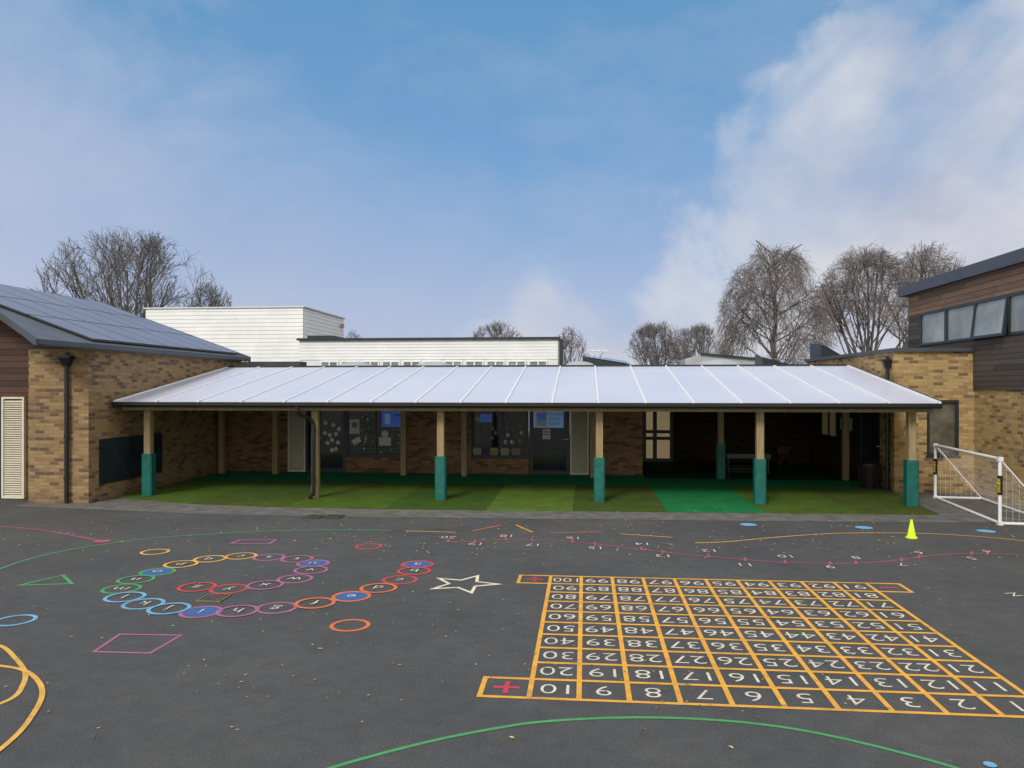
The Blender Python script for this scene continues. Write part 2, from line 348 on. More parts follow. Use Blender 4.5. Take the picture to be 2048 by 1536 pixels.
root=empty('alphabet_spiral',(cx,cy,0),'spiral of coloured rings with painted letters a to z','playground marking')
for i,(px,py,l,c,d) in enumerate(sn):
    g=MB(); x,y=gp(px,py); Z=.004+ (i%2)*.004
    g.ring(x,y,Z,.190,.235,c)
    if d: g.disc(x,y,Z,.186,P_dblue)
    g.gtext(l,x,y,Z+.008,.24,math.pi,P_white,1.15)
    g.done('letter_ring',root)
def marking(name,label,fn):
    g=MB(); fn(g)
    c=Vector((sum(v[0] for v in g.v)/len(g.v),sum(v[1] for v in g.v)/len(g.v),0))
    return g.done(name,origin=c,label=label,cat='playground marking')
def pl(L): return [gp(a,b) for a,b in L]
for px,py,c,n in ((700,1251,P_org,'orange'),(310,1104,P_gold,'yellow'),(737,1093,P_red,'red'),(30,1241,P_blue,'light blue')):
    x,y=gp(px,py); marking('painted_ring','thin %s ring painted on the asphalt'%n,lambda g:g.ring(x,y,.004,.168,.212,c))
marking('painted_parallelogram','large purple parallelogram outline painted on asphalt',lambda g:g.ribbon(pl([(188,1304),(240,1269),(362,1271),(300,1307)]),.035,.004,P_pur,True,False))
marking('painted_parallelogram','small purple parallelogram outline painted on asphalt',lambda g:g.ribbon(pl([(462,1087),(480,1080),(552,1080),(538,1088)]),.045,.004,P_pur,True,False))
marking('painted_triangle','green triangle outline painted on asphalt',lambda g:g.ribbon(pl([(38,1171),(126,1151),(144,1168)]),.045,.004,P_green,True,False))
sx,sy=gp(928,1168)
marking('painted_star','cream five pointed star outline painted on asphalt',lambda g:g.ribbon([(sx+(.44 if k%2==0 else .19)*math.cos(math.pi*k/5+.05),sy+(.44 if k%2==0 else .19)*math.sin(math.pi*k/5+.05)) for k in range(10)],.042,.004,P_cream,True,False))
marking('painted_arc','long green curved line painted on asphalt',lambda g:g.ribbon(pl([(-120,1180),(0,1138),(60,1118),(150,1098),(250,1083),(350,1073),(500,1064),(640,1060),(783,1061)]),.042,.004,P_green))
marking('painted_arc','big green arc painted on asphalt',lambda g:g.ribbon(pl([(520,1590),(665,1536),(850,1486),(1000,1456),(1100,1443),(1250,1436),(1400,1439),(1550,1453),(1700,1481),(1900,1533),(2010,1575)]),.038,.004,P_green))
def pinkarc(g):
    g.ribbon(pl([(-80,1050),(0,1053),(80,1060),(140,1070),(196,1081)]),.045,.004,P_pink); x,y=gp(205,1083); g.disc(x,y,.008,.13,P_pink)
marking('painted_arc','pink curved line ending in a pink dot',pinkarc)
marking('painted_loop','thick yellow looping line painted on asphalt',lambda g:g.ribbon(pl([(-60,1285),(0,1292),(30,1316),(50,1345),(45,1372),(22,1398),(-60,1430)]),.042,.004,P_gold))
marking('painted_loop','outer yellow looping line painted on asphalt',lambda g:g.ribbon(pl([(-60,1328),(0,1333),(50,1343),(78,1366),(84,1393),(66,1430),(30,1475),(-50,1540)]),.042,.008,P_gold))
def numline(g):
    L=[(885,1083),(950,1083),(1010,1079),(1070,1080),(1150,1084),(1250,1095),(1350,1107),(1450,1116),(1550,1124),(1650,1127),(1730,1126),(1800,1120),(1870,1111),(1950,1107),(2048,1111),(2140,1125)]
    g.ribbon(pl(L),.035,.004,P_pink)
    for px,py,t,n in ((897,1076,1083,'20'),(950,1089,1083,'19'),(1012,1073,1079,'18'),(1064,1091,1080,'17'),(1145,1077,1084,'16'),(1190,1097,1088,'15'),(1283,1089,1099,'14'),(1325,1113,1104,'13'),(1417,1103,1113,'12'),(1490,1131,1119,'11'),(1570,1114,1125,'10'),(1660,1135,1127,'9'),(1712,1117,1127,'8'),(1803,1130,1120,'7'),(1838,1107,1115,'6'),(1943,1118,1107,'5'),(1975,1104,1108,'4')):
        x,y=gp(px,py); g.gtext(n,x,y,.012,.27,math.pi,P_faint)
        a=gp(px,t+(3 if py<t else -3)); b=gp(px,t+(-4 if py<t else 4)); g.ribbon([a,b],.035,.008,P_pink,smooth=False)
marking('number_line','wavy pink number line with cream numbers',numline)
marking('painted_wave','yellow wavy line painted on asphalt',lambda g:g.ribbon(pl([(1390,1086),(1450,1084),(1550,1075),(1650,1068),(1750,1066),(1870,1068),(2000,1077),(2090,1088)]),.036,.004,P_gold))
for a,b,c,n in (((812,1062),(910,1065),P_gold,'yellow'),((945,1062),(1003,1050),P_org,'orange'),((1032,1050),(1065,1065),P_yel,'yellow'),((1100,1066),(1205,1064),P_org,'orange'),((1240,1068),(1345,1075),P_gold,'yellow')):
    marking('painted_dash','short %s line painted on asphalt'%n,lambda g:g.ribbon([gp(*a),gp(*b)],.035,.004,c,smooth=False))
for px,py,r in ((1497,1050,.15),(1728,1056,.15),(1972,1063,.15),(1980,1531,.04)):
    x,y=gp(px,py); marking('painted_spot','solid light blue spot painted on asphalt',lambda g:g.disc(x,y,.008,r,P_blue))
x,y=gp(2028,1190); marking('painted_letter','cream capital letter N on asphalt',lambda g:g.gtext('N',x,y,.008,.22,math.pi/2+.3,P_cream))

def cover(px,py,wx,wy,name,label,z=.004,t=.01,m=None):
    x,y=gp(px,py); m=m or M_iron; g=MB(); g.box(x-wx,x+wx,y-wy,y+wy,z,z+t,m)
    for i in range(5):
        xx=x-wx*.8+i*wx*.36; g.box(xx,xx+wx*.15,y-wy*.8,y+wy*.8,z+t,z+t+.006,M_grey if name=='drain_grate' else M_iron)
    g.done(name,origin=(x,y,0),label=label,cat='drain cover')
cover(428,1197,.15,.17,'inspection_cover','small rusty square inspection cover set in asphalt',m=M_rust)
cover(628,1034,.17,.2,'drain_grate','iron drain grate set in grey paving')
cover(668,1034,.17,.2,'inspection_cover','iron inspection cover beside the drain',.006)
cover(742,968,.25,.2,'inspection_cover','dark rectangular inspection cover in the turf',.022)

# ============================================================ LEFT BUILDING
XW=-10.65; YF=15.6
R=empty('brick_classroom_block',(XW-4,19,0),'single storey brown brick block with pitched solar roof','building')
g=MB(); g.box(-12.03,XW,YF,23,0,3.33,M_brick); g.box(-20.2,-12.03,16.1,23,0,2.30,M_brick)
g.done('wall',R)
EX=-10.52
zt=lambda X:3.42+.36*(EX-X)
g=MB(); u=.12
g.add([(-12.03,YF+.02,3.33),(XW,YF+.02,3.33),(XW,YF+.02,zt(XW)-u),(-12.03,YF+.02,zt(-12.03)-u)],[(0,1,2,3)],M_timdark)
g.add([(-12.03,16.06,2.30),(-12.03,16.06,zt(-12.03)-u),(-15.4,16.06,zt(-15.4)-u),(-20.2,16.06,zt(-10.7)-u),(-20.2,16.06,2.30)],[(0,1,2,3,4)],M_timred)
g.done('gable_cladding',R)
g=MB()
def roofpoly(pts,m,t=.11):
    n=len(pts); vs=[(x,y,z) for x,y,z in pts]+[(x,y,z-t) for x,y,z in pts]
    g.add(vs,[tuple(range(n)),tuple(range(2*n-1,n-1,-1))]+[(i,n+i,n+(i+1)%n,(i+1)%n) for i in range(n)],m)
roofpoly([(EX,13.8,zt(EX)),(EX,23.1,zt(EX)),(-15.4,23.1,zt(-15.4)),(-15.4,15.4,zt(-15.4)),(-12.6,15.4,zt(-12.6))],M_roofgrey)
roofpoly([(-15.402,15.4,zt(-15.4)),(-15.402,23.1,zt(-15.4)),(-20.4,23.1,zt(-10.4)),(-20.4,15.4,zt(-10.4))],M_roofgrey)
g.done('roof',R)
g=MB()
E2=EX+.08
g.box(EX+.002,E2,13.8,23.1,3.335,3.435,M_zinc)
g.hexa([(E2,13.78,3.31),(E2,13.73,3.31),(-12.62,15.33,zt(-12.6)-.12),(-12.62,15.38,zt(-12.6)-.12)],[(E2,13.78,3.44),(E2,13.73,3.44),(-12.62,15.33,zt(-12.6)+.03),(-12.62,15.38,zt(-12.6)+.03)],M_zinc)
g.hexa([(-12.62,15.38,zt(-12.62)-.12),(-12.62,15.33,zt(-12.62)-.12),(-15.4,15.33,zt(-15.4)-.12),(-15.4,15.38,zt(-15.4)-.12)],[(-12.62,15.38,zt(-12.62)+.03),(-12.62,15.33,zt(-12.62)+.03),(-15.4,15.33,zt(-15.4)+.03),(-15.4,15.38,zt(-15.4)+.03)],M_zinc)
g.hexa([(E2,23.1,3.3),(E2,23.2,3.3),(-15.4,23.2,zt(-15.4)-.15),(-15.4,23.1,zt(-15.4)-.15)],[(E2,23.1,3.46),(E2,23.2,3.46),(-15.4,23.2,zt(-15.4)+.06),(-15.4,23.1,zt(-15.4)+.06)],M_zinc)
g.box(-15.5,-15.3,15.4,23.1,zt(-15.4)-.03,zt(-15.4)+.04,M_zinc)
g.done('fascia',R)
proto=None
for r in range(3):
    xa=-10.74-r*1.535; xb=xa-1.51
    n0=14.95 if r==0 else 15.55
    cnt=int((23.0-n0)/1.02)
    for c in range(cnt):
        y0=23.0-(c+1)*1.02
        if proto is None:
            g=MB(); e=.05; q=.012
            def P(x,y,h): return (x,y,zt(x)+h)
            g.hexa([P(xa,y0,.03),P(xa,y0+1.0,.03),P(xb,y0+1.0,.03),P(xb,y0,.03)],[P(xa,y0,.07),P(xa,y0+1,.07),P(xb,y0+1,.07),P(xb,y0,.07)],M_dark)
            g.quad([P(xa-q,y0+q,.073),P(xa-q,y0+1-q,.073),P(xb+q,y0+1-q,.073),P(xb+q,y0+q,.073)],M_solar)
            proto=g.done('solar_panel',R); px0,py0=xa,y0
        else:
            o=proto.copy(); o.location=(xa-px0,y0-py0,zt(xa)-zt(px0)); o.parent=R; COL.objects.link(o)
def downpipe(R,x,y,ztop,dirx=0,name='downpipe'):
    g=MB(); g.hexa([(x-.06,y-.05,ztop-.18),(x+.06,y-.05,ztop-.18),(x+.06,y+.05,ztop-.18),(x-.06,y+.05,ztop-.18)],[(x-.13,y-.1,ztop),(x+.13,y-.1,ztop),(x+.13,y+.07,ztop),(x-.13,y+.07,ztop)],M_black)
    g.box(x-.15,x+.15,y-.115,y+.07,ztop,ztop+.04,M_black)
    g.cyl((x,y,.02),(x,y,ztop-.17),.045,.045,12,M_black)
    for z in (.5,1.4,2.3): g.cyl((x,y,z),(x,y,z+.08),.056,.056,12,M_black)
    g.cyl((x,y,ztop),(x,y,ztop+.12),.04,.04,10,M_black)
    g.done(name,R)
downpipe(R,-11.1,YF-.075,3.14)
def louvre(R,u0,u1,z0,z1,xf,name='louvre_panel'):
    g=MB(xf); f=.045
    g.box(u0,u0+f,-.03,.05,z0,z1,M_cream); g.box(u1-f,u1,-.03,.05,z0,z1,M_cream); g.box(u0+f,u1-f,-.03,.05,z0,z0+f,M_cream); g.box(u0+f,u1-f,-.03,.05,z1-f,z1,M_cream)
    z=z0+f+.005
    while z<z1-f-.04:
        g.add([(u0+f,.045,z),(u1-f,.045,z),(u1-f,-.01,z+.042),(u0+f,-.01,z+.042),(u0+f,.04,z-.004),(u1-f,.04,z-.004)],[(0,1,2,3),(0,4,5,1)],M_cream); z+=.05
    g.quad([(u0+f,-.02,z0+f),(u1-f,-.02,z0+f),(u1-f,-.02,z1-f),(u0+f,-.02,z1-f)],M_dark)
    return g.done(name,R)
def window(R,u0,u1,z0,z1,xf,mull=(),trans=(),fr=.055,gm=M_glass,name='window',sill=True,fm=M_dark):
    g=MB(xf)
    g.box(u0,u0+fr,-.04,.03,z0,z1,fm); g.box(u1-fr,u1,-.04,.03,z0,z1,fm); g.box(u0+fr,u1-fr,-.04,.03,z0,z0+fr,fm); g.box(u0+fr,u1-fr,-.04,.03,z1-fr,z1,fm)
    for a in mull: g.box(a-fr*.6,a+fr*.6,-.04,.028,z0+fr,z1-fr,fm)
    for t in trans: g.box(u0+fr,u1-fr,-.04,.024,t-fr*.5,t+fr*.5,fm)
    if sill: g.box(u0-.03,u1+.03,.031,.08,z0-.03,z0+.01,fm)
    w=g.done(name,R)
    g=MB(xf); g.quad([(u0+fr,-.01,z0+fr),(u1-fr,-.01,z0+fr),(u1-fr,-.01,z1-fr),(u0+fr,-.01,z1-fr)],gm); g.done('glass',w)
    return w
fr_=lambda Y:(lambda u,d,z:(u,Y-d,z))
louvre(R,-13.0,-12.46,.02,2.29,fr_(16.06))
window(R,-15.0,-13.02,.02,2.29,fr_(16.06),mull=(-14,),sill=False)
g=MB(); g.box(XW+.002,XW+.03,15.95,18.45,.36,1.36,M_dark)
cb=g.done('chalkboard',origin=(XW,17.2,.36),label='long dark outdoor chalkboard fixed to the brick wall',cat='chalkboard')
g=MB(); g.quad([(XW+.033,16.0,.41),(XW+.033,18.4,.41),(XW+.033,18.4,1.31),(XW+.033,16.0,1.31)],M_chalk); g.done('writing_surface',cb)

# ============================================================ MAIN BUILDING
R=empty('classroom_building',(-4.5,22,0),'long low brick classroom range behind a white canopy','building')
g=MB(); T=.3
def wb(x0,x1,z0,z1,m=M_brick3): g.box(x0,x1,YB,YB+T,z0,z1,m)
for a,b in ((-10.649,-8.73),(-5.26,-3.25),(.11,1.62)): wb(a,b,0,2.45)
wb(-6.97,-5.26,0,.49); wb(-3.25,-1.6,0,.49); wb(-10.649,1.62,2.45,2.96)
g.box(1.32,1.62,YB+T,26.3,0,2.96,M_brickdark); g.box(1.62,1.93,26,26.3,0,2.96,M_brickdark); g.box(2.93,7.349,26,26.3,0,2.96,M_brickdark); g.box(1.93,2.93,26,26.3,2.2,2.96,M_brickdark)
g.done('wall',R)
g=MB(); g.box(-10.65,7.349,YB-.05,30,2.96,3.04,M_felt); g.box(-10.65,12,30,40,2.9,3.0,M_felt); g.done('roof',R)
F0=fr_(YB+.06)
louvre(R,-8.73,-8.2,.02,2.44,F0)
def door(R,u0,u1,z1,xf,hs=1):
    w=window(R,u0,u1,.02,z1,xf,fr=.10,name='door',sill=False)
    g=MB(xf); uh=u1-.05 if hs>0 else u0+.05
    g.cyl((uh,.03,1.02),(uh,.08,1.02),.015,.015,8,M_bar); g.cyl((uh,.08,1.02),(uh-hs*.13,.08,1.02),.012,.012,8,M_bar); g.done('handle',w)
    return w
window(R,-8.19,-7.86,.02,2.44,F0,sill=False); door(R,-7.85,-6.98,2.44,F0,-1)
w1=window(R,-6.97,-5.27,.49,2.44,F0,mull=(-6.1,))
w2=window(R,-3.24,-1.62,.49,2.44,F0,mull=(-2.35,))
d2=door(R,-1.58,-.44,2.44,F0,1)
louvre(R,-.42,.10,.02,2.44,F0)
def wz(px,py,y):
    X=xat(px,y); yc=-X*sT+y*cT; return X,CH-(py-775)*yc/FP
def paper(g,px,py,w,h,m,rot=0,y=YB+.045):
    X,Zz=wz(px,py,y)
    c,s=math.cos(rot),math.sin(rot)
    g.quad([(X+a*c-b*s,y,Zz+a*s+b*c) for a,b in ((-w/2,-h/2),(w/2,-h/2),(w/2,h/2),(-w/2,h/2))],m); return X,Zz
def plate(g,px,py,r,m,y=YB+.043):
    X,Zz=wz(px,py,y)
    g.add([(X+r*math.cos(t*.5236),y,Zz+r*math.sin(t*.5236)) for t in range(12)],[tuple(range(12))],m)
def disp(name,label,fn,cat='window display'):
    g=MB(); fn(g); n=len(g.v); c=(sum(v[0] for v in g.v)/n,YB,min(v[2] for v in g.v)); return g.done(name,origin=c,label=label,cat=cat)
D1=empty('paper_plate_display',(-7.5,YB,1),'white paper plates stuck inside the glass door','window display')
for px,py in ((651,846),(667,850),(650,866),(660,870),(672,868),(664,880),(655,886),(676,885),(672,898),(664,900),(678,858)):
    g=MB(); plate(g,px,py,.065,M_paper); g.done('paper_plate',D1)
D2=empty('window_display',(-6.1,YB,1),'paper pictures and leafy plant display in window','window display')
for px,py,w_,h_,ro,yy in ((709,853,.30,.42,0,.045),(713,882,.26,.16,.5,.041),(770,883,.36,.24,0,.041)):
    g=MB(); paper(g,px,py,w_,h_,M_paper,ro,YB+yy); g.done('paper_picture',D2)
g=MB(); plate(g,709,850,.09,M_beige,YB+.04); g.done('painted_face',D2)
g=MB(); plate(g,770,868,.11,M_paper); g.done('paper_plate',D2)
rr=random.Random(3); g=MB()
for i in range(220):
    px=rr.choice([rr.uniform(722,746),rr.uniform(756,803)]); py=rr.uniform(832,905)
    if 752<px<790 and 860<py<897: continue
    plate(g,px,py,rr.uniform(.012,.03),rr.choice([M_green,M_green,M_green,M_green,M_paper,M_beige]),YB+.047+rr.uniform(0,.002))
o=g.done('leafy_plant',D2); o['kind']='stuff'
disp('blue_poster','blue poster stuck inside the window glass',lambda g:(paper(g,784,836,.62,.52,M_pblue,0,YB+.038),paper(g,775,838,.16,.3,M_ppale,0,YB+.035),paper(g,797,830,.2,.03,M_ink,0,YB+.035)),'poster')
D3=empty('window_craft_display',(-2.5,YB,1),'round paper crafts hung across the window','window display')
rr=random.Random(5)
for px,py in ((956,838),(958,852),(956,868),(956,884),(972,862),(985,857),(992,866),(984,876),(996,828),(1012,835),(1026,842),(1038,835),(1014,856),(1026,858),(1040,850),(1016,870),(1030,872),(1043,866),(1010,884),(1024,884),(1040,882)):
    g=MB(); plate(g,px,py,rr.uniform(.05,.07),rr.choice([M_beige,M_beige,M_paper,M_beige]))
    plate(g,px+1,py,.025,rr.choice([M_ink,M_redc,M_green]),YB+.039); g.done('paper_craft',D3)
g=MB(); paper(g,972,836,.34,.24,M_pblue,0,YB+.042); g.done('picture',D3)
D4=empty('cushion_row',(-2.4,YB,.55),'small pale cushions lined along the window ledge','cushions')
for px,c in ((955,M_cushg),(972,M_ink),(988,M_yel),(1010,M_cushg),(1032,M_beige)):
    g=MB(); X=xat(px,YB+.05)
    for k in range(6):
        a=math.sin((k+.5)/6*math.pi)*.03+.10; g.box(X-a,X+a,YB+.025,YB+.045,.555+.035*k,.555+.035*(k+1),c)
    g.done('cushion',D4)
def dp(g):
    X,Zz=paper(g,1097,836,.86,.56,M_ppale,0,YB+.04)
    paper(g,1083,838,.3,.4,M_paper,0,YB+.036); paper(g,1083,834,.2,.2,M_pblue,.2,YB+.033)
    for i,t in enumerate(('Welcome','Year 1','Class')):
        zz=Zz+.12-i*.13
        g.text(t,lambda a,b:(X+.17+a*.13,YB+.033,zz+b*.13),M_ink)
disp('class_poster','pale blue class poster with picture on glass door',dp,'poster')
disp('notice_sheet','white printed notice taped to the glass door',lambda g:(paper(g,1093,868,.22,.3,M_paper,0,YB+.04),paper(g,1093,864,.16,.02,M_ink,0,YB+.036),paper(g,1093,869,.16,.02,M_ink,0,YB+.036)),'notice')
F1=fr_(26.05)
w=window(R,1.93,2.93,.02,2.2,F1,mull=(2.33,),trans=(1.02,.80),fr=.11,gm=M_lit,name='door',sill=False)
def dome(px,Y,r,ztop,zb):
    X=xat(px,Y); g=MB(); g.box(X-r,X+r,Y-r,Y+r,zb,zb+.14,M_bar)
    h=ztop-zb-.14; n=20;k=6; vs=[];fs=[]
    for j in range(k):
        a=j/(k-1)*math.pi/2; rr=r*.96*math.cos(a) if j<k-1 else .01
        for i in range(n):
            t=2*math.pi*i/n
            vs.append((X+rr*math.cos(t),Y+rr*math.sin(t),zb+.14+h*math.sin(a)))
    for j in range(k-1):
        for i in range(n): fs.append((j*n+i,j*n+(i+1)%n,(j+1)*n+(i+1)%n,(j+1)*n+i))
    g.add(vs,fs,M_light); g.done('skylight',R,smooth=False)
dome(710,27,.75,3.42,3.04); dome(868,27,.75,3.42,3.04); dome(1160,27,.6,3.42,3.04); dome(1437,31,1.1,3.62,3.0)
def rooflight(px0,px1,Y,z0,z1,flip=1,depth=1.2):
    a,b=xat(px0,Y),xat(px1,Y); g=MB()
    zl,zr=z0,z1
    g.hexa([(a,Y,3.0),(b,Y,3.0),(b,Y+depth,3.0),(a,Y+depth,3.0)],[(a,Y,zl),(b,Y,zr),(b,Y+depth,zr+.12),(a,Y+depth,zl+.12)],M_dark)
    g.add([(a+.1,Y+.1,zl+.05+(zr-zl)*.1),(b-.1,Y+.1,zr+.05-(zr-zl)*.1),(b-.1,Y+depth-.1,zr+.17-(zr-zl)*.1),(a+.1,Y+depth-.1,zl+.17+(zr-zl)*.1)],[(0,1,2,3)],M_glassl)
    g.done('rooflight',R)
rooflight(1165,1262,29,3.65,3.32); rooflight(1525,1588,27,3.55,3.25); rooflight(1642,1700,25,3.85,3.35)
g=MB(); a,b,mx_=xat(1370,35),xat(1520,35),xat(1400,35)
g.add([(a,35,3.0),(b,35,3.0),(b,35,3.72),(mx_,35,3.98),(a,35,3.78),(a,37,3.0),(b,37,3.0),(b,37,3.72),(mx_,37,3.98),(a,37,3.78)],[(0,1,2,3,4),(5,9,8,7,6),(4,3,8,9),(3,2,7,8),(1,6,7,2),(0,4,9,5)],M_light)
g.hexa([(mx_,34.97,3.98),(mx_,34.9,3.98),(b,34.9,3.72),(b,34.97,3.72)],[(mx_,34.97,4.06),(mx_,34.9,4.06),(b,34.9,3.80),(b,34.97,3.80)],M_dark); g.done('rooflight',R)
g=MB(); X=xat(1195,30)
for dx in (-.2,0,.22): g.pipe([(X+dx,30,3.0),(X+dx,30,3.85),(X+dx+.1,30,3.97)],.025,8,M_bar)
g.pipe([(X-.3,30,3.93),(X+.4,30,3.9)],.025,8,M_bar); g.done('vent_pipes',R)

# ============================================================ WHITE BUILDINGS
def lap(g,p0,p1,nrm,z0,z1,pitch,m,out=.035):
    z=z0
    while z<z1-.01:
        t=min(z+pitch,z1); nx,ny=nrm
        g.add([(p0[0]+nx*out,p0[1]+ny*out,z),(p1[0]+nx*out,p1[1]+ny*out,z),(p1[0],p1[1],t),(p0[0],p0[1],t),(p0[0],p0[1],z),(p1[0],p1[1],z)],[(0,1,2,3),(4,5,1,0)],m); z+=pitch
R=empty('white_hall',(-17.5,39,0),'tall windowless hall clad in white horizontal boards','building')
g=MB(); g.box(-21.6,-13.6,36.05,42.3,0,6.38,M_white); lap(g,(-21.6,36.04),(-13.59,36.04),(0,-1),3,6.36,.19,M_white,.018); lap(g,(-13.59,36.04),(-13.59,42.3),(1,0),3,6.36,.19,M_white,.018)
g.done('wall',R)
g=MB(); g.box(-21.7,-13.5,35.97,42.4,6.38,6.44,M_bar); g.done('roof_trim',R)
g=MB(); g.box(-13.5,-13.42,41.6,41.9,5.85,6.05,M_orange); g.done('alarm_box',R)
R=empty('white_clerestory_building',(-6.3,34,0),'low flat roofed building with white boards and windows','building')
xa,xb=xat(597,30),xat(1116,30)
g=MB(); g.box(xa,xb,30.1,38,2.9,4.40,M_white); lap(g,(xa,30.09),(xb,30.09),(0,-1),3.62,4.36,.12,M_white,.014); lap(g,(xb,30.1),(xb,38),(1,0),3.0,4.36,.12,M_white,.014)
g.done('wall',R)
g=MB(); g.box(xa-.08,xb+.08,29.98,38.1,4.40,4.48,M_dark); g.box(xa,xa+1.1,31,33,4.48,4.66,M_dark); g.done('roof',R)
g=MB(); g.cyl((-6.4,33,2.55),(-6.4,37,2.55),2.08,2.08,48,M_felt); g.done('roof_vault',R)
n=11; wd=(xb-xa-1.2)/n
for i in range(n):
    a=xa+.9+i*wd
    window(R,a,a+wd*.86,3.12,3.56,fr_(30.06),mull=(a+wd*.43,),fr=.05,gm=M_glassl,sill=False,fm=M_whitep)
g=MB(); g.box(xb+.05,xb+.2,30.0,30.15,3.0,4.4,M_dark); g.done('downpipe',R)
g=MB(); g.box(xat(447,24),xat(600,24),24,24.6,3.04,3.34,M_felt); g.done('parapet_wall',origin=(-8,24,3.04),label='low dark parapet upstand on the flat roof',cat='wall')

# ============================================================ RIGHT BUILDING
R=empty('brick_and_timber_block',(11,18,0),'two storey brick block with dark timber upper floor','building')
XR=7.35; XT=9.16
g=MB()
g.box(XR,8.09,19.1,19.4,0,3.35,M_brick2); g.box(8.82,XT-.001,19.1,19.4,0,3.35,M_brick2); g.box(8.09,8.82,19.1,19.4,0,.88,M_brick2); g.box(8.09,8.82,19.1,19.4,2.2,3.35,M_brick2)
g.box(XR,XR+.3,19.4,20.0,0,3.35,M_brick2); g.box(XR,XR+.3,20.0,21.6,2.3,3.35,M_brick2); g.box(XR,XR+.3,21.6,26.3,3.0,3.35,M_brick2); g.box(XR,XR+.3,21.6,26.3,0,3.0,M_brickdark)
g.box(XT,18,11,22.7,0,2.45,M_brick2)
g.done('wall',R)
g=MB(); g.box(XR-.07,XT-.002,19.03,26.4,3.35,3.44,M_zinc); g.done('parapet_cap',R)
g=MB(); g.box(XT-.03,18,10.97,22.73,2.45,3.62,M_timdark); g.box(XT-.03,18,10.97,22.73,4.53,5.10,M_timred2); g.box(XT-.03,XT+.3,21.95,22.73,3.62,4.53,M_timdark); g.box(XT+.3,18,11,22.7,3.62,4.53,M_dark); g.done('timber_cladding',R)
g=MB(); g.box(XT-.18,18.2,10.8,23.1,5.10,5.38,M_zinc); g.done('roof',R)
LX=lambda X:(lambda u,d,z:(X-d,u,z))
ys=[21.95,20.45,18.98,17.56,16.1,14.65,13.2,11.8]
for i in range(len(ys)-1):
    if i==2:
        def tiltx(u,d,z): return (XT-.02-d-(4.52-z)*.12,u,z)
        window(R,ys[i+1],ys[i],3.63,4.52,tiltx,fr=.06,gm=M_glassl,sill=False)
    else: window(R,ys[i+1],ys[i],3.63,4.52,LX(XT-.02),fr=.06,gm=M_glassl,sill=False)
window(R,8.09,8.82,.88,2.2,fr_(19.14),fr=.07,gm=M_glassm)
door(R,20.01,21.59,2.3,LX(XR+.05),-1)
window(R,23.2,24.7,1.0,2.2,LX(XR-.02),mull=(23.95,),gm=M_litdim,fr=.06)
downpipe(R,XR-.08,19.32,3.14)

# ============================================================ CANOPY
X0,X1=-10.55,7.18; Y0,Y1=16.4,21.84; ZF,ZB=2.19,3.09
sl=(ZB-ZF)/(Y1-Y0); zr=lambda y:ZF+sl*(y-Y0)
R=empty('canopy',(-1.7,19,0),'long lean-to canopy of white polycarbonate on timber posts','canopy')
N=18; pw=(X1-X0)/N; proto=None
for i in range(N):
    a=X0+i*pw; b=a+pw
    if proto is None:
        g=MB(); g.hexa([(a,Y0,zr(Y0)-.025),(b,Y0,zr(Y0)-.025),(b,Y1,zr(Y1)-.025),(a,Y1,zr(Y1)-.025)],[(a,Y0,zr(Y0)),(b,Y0,zr(Y0)),(b,Y1,zr(Y1)),(a,Y1,zr(Y1))],M_poly); proto=g.done('roof_panel',R)
    else:
        o=proto.copy(); o.location=(i*pw,0,0); o.parent=R; COL.objects.link(o)
proto=None
for i in range(N+1):
    x=X0+i*pw
    if proto is None:
        g=MB(); g.hexa([(x-.026,Y0-.03,zr(Y0-.03)+.003),(x+.026,Y0-.03,zr(Y0-.03)+.003),(x+.026,Y1,zr(Y1)+.003),(x-.026,Y1,zr(Y1)+.003)],[(x-.02,Y0-.03,zr(Y0-.03)+.03),(x+.02,Y0-.03,zr(Y0-.03)+.03),(x+.02,Y1,zr(Y1)+.03),(x-.02,Y1,zr(Y1)+.03)],M_whitep)
        g.box(x-.028,x+.028,Y0-.05,Y0-.03,zr(Y0)-.05,zr(Y0)+.022,M_whitep)
        proto=g.done('glazing_bar',R)
    else:
        o=proto.copy(); o.location=(i*pw,0,0); o.parent=R; COL.objects.link(o)
g=MB(); g.box(X0,X1,Y1,Y1+.05,ZB-.1,ZB+.05,M_dark)
g.hexa([(X1+.03,Y0,zr(Y0)-.08),(X1+.06,Y0,zr(Y0)-.08),(X1+.06,Y1,zr(Y1)-.08),(X1+.03,Y1,zr(Y1)-.08)],[(X1+.03,Y0,zr(Y0)+.04),(X1+.06,Y0,zr(Y0)+.04),(X1+.06,Y1,zr(Y1)+.04),(X1+.03,Y1,zr(Y1)+.04)],M_zinc)
g.done('edge_trim',R)
g=MB(); pr=[(0,0),(.0,-.07),(.03,-.105),(.07,-.115),(.11,-.105),(.13,-.07),(.13,0),(.115,0),(.115,-.065),(.07,-.1),(.025,-.065),(.015,0)]
yy=Y0-.12; zz=ZF-.015
vs=[(x,yy+a,zz+b) for x in (X0-.02,X1+.02) for a,b in pr]; n=len(pr)
g.add(vs,[(i,(i+1)%n,n+(i+1)%n,n+i) for i in range(n)]+[tuple(range(n)),tuple(range(2*n-1,n-1,-1))],M_black)
g.done('gutter',R)
g=MB(); g.box(X0+.05,X1-.05,16.55,16.7,1.985,2.15,M_post); g.done('timber_beam',R)
g=MB(); g.box(X0+.05,X1-.05,21.45,21.6,2.72,2.92,M_post); g.done('timber_beam',R)
proto=None
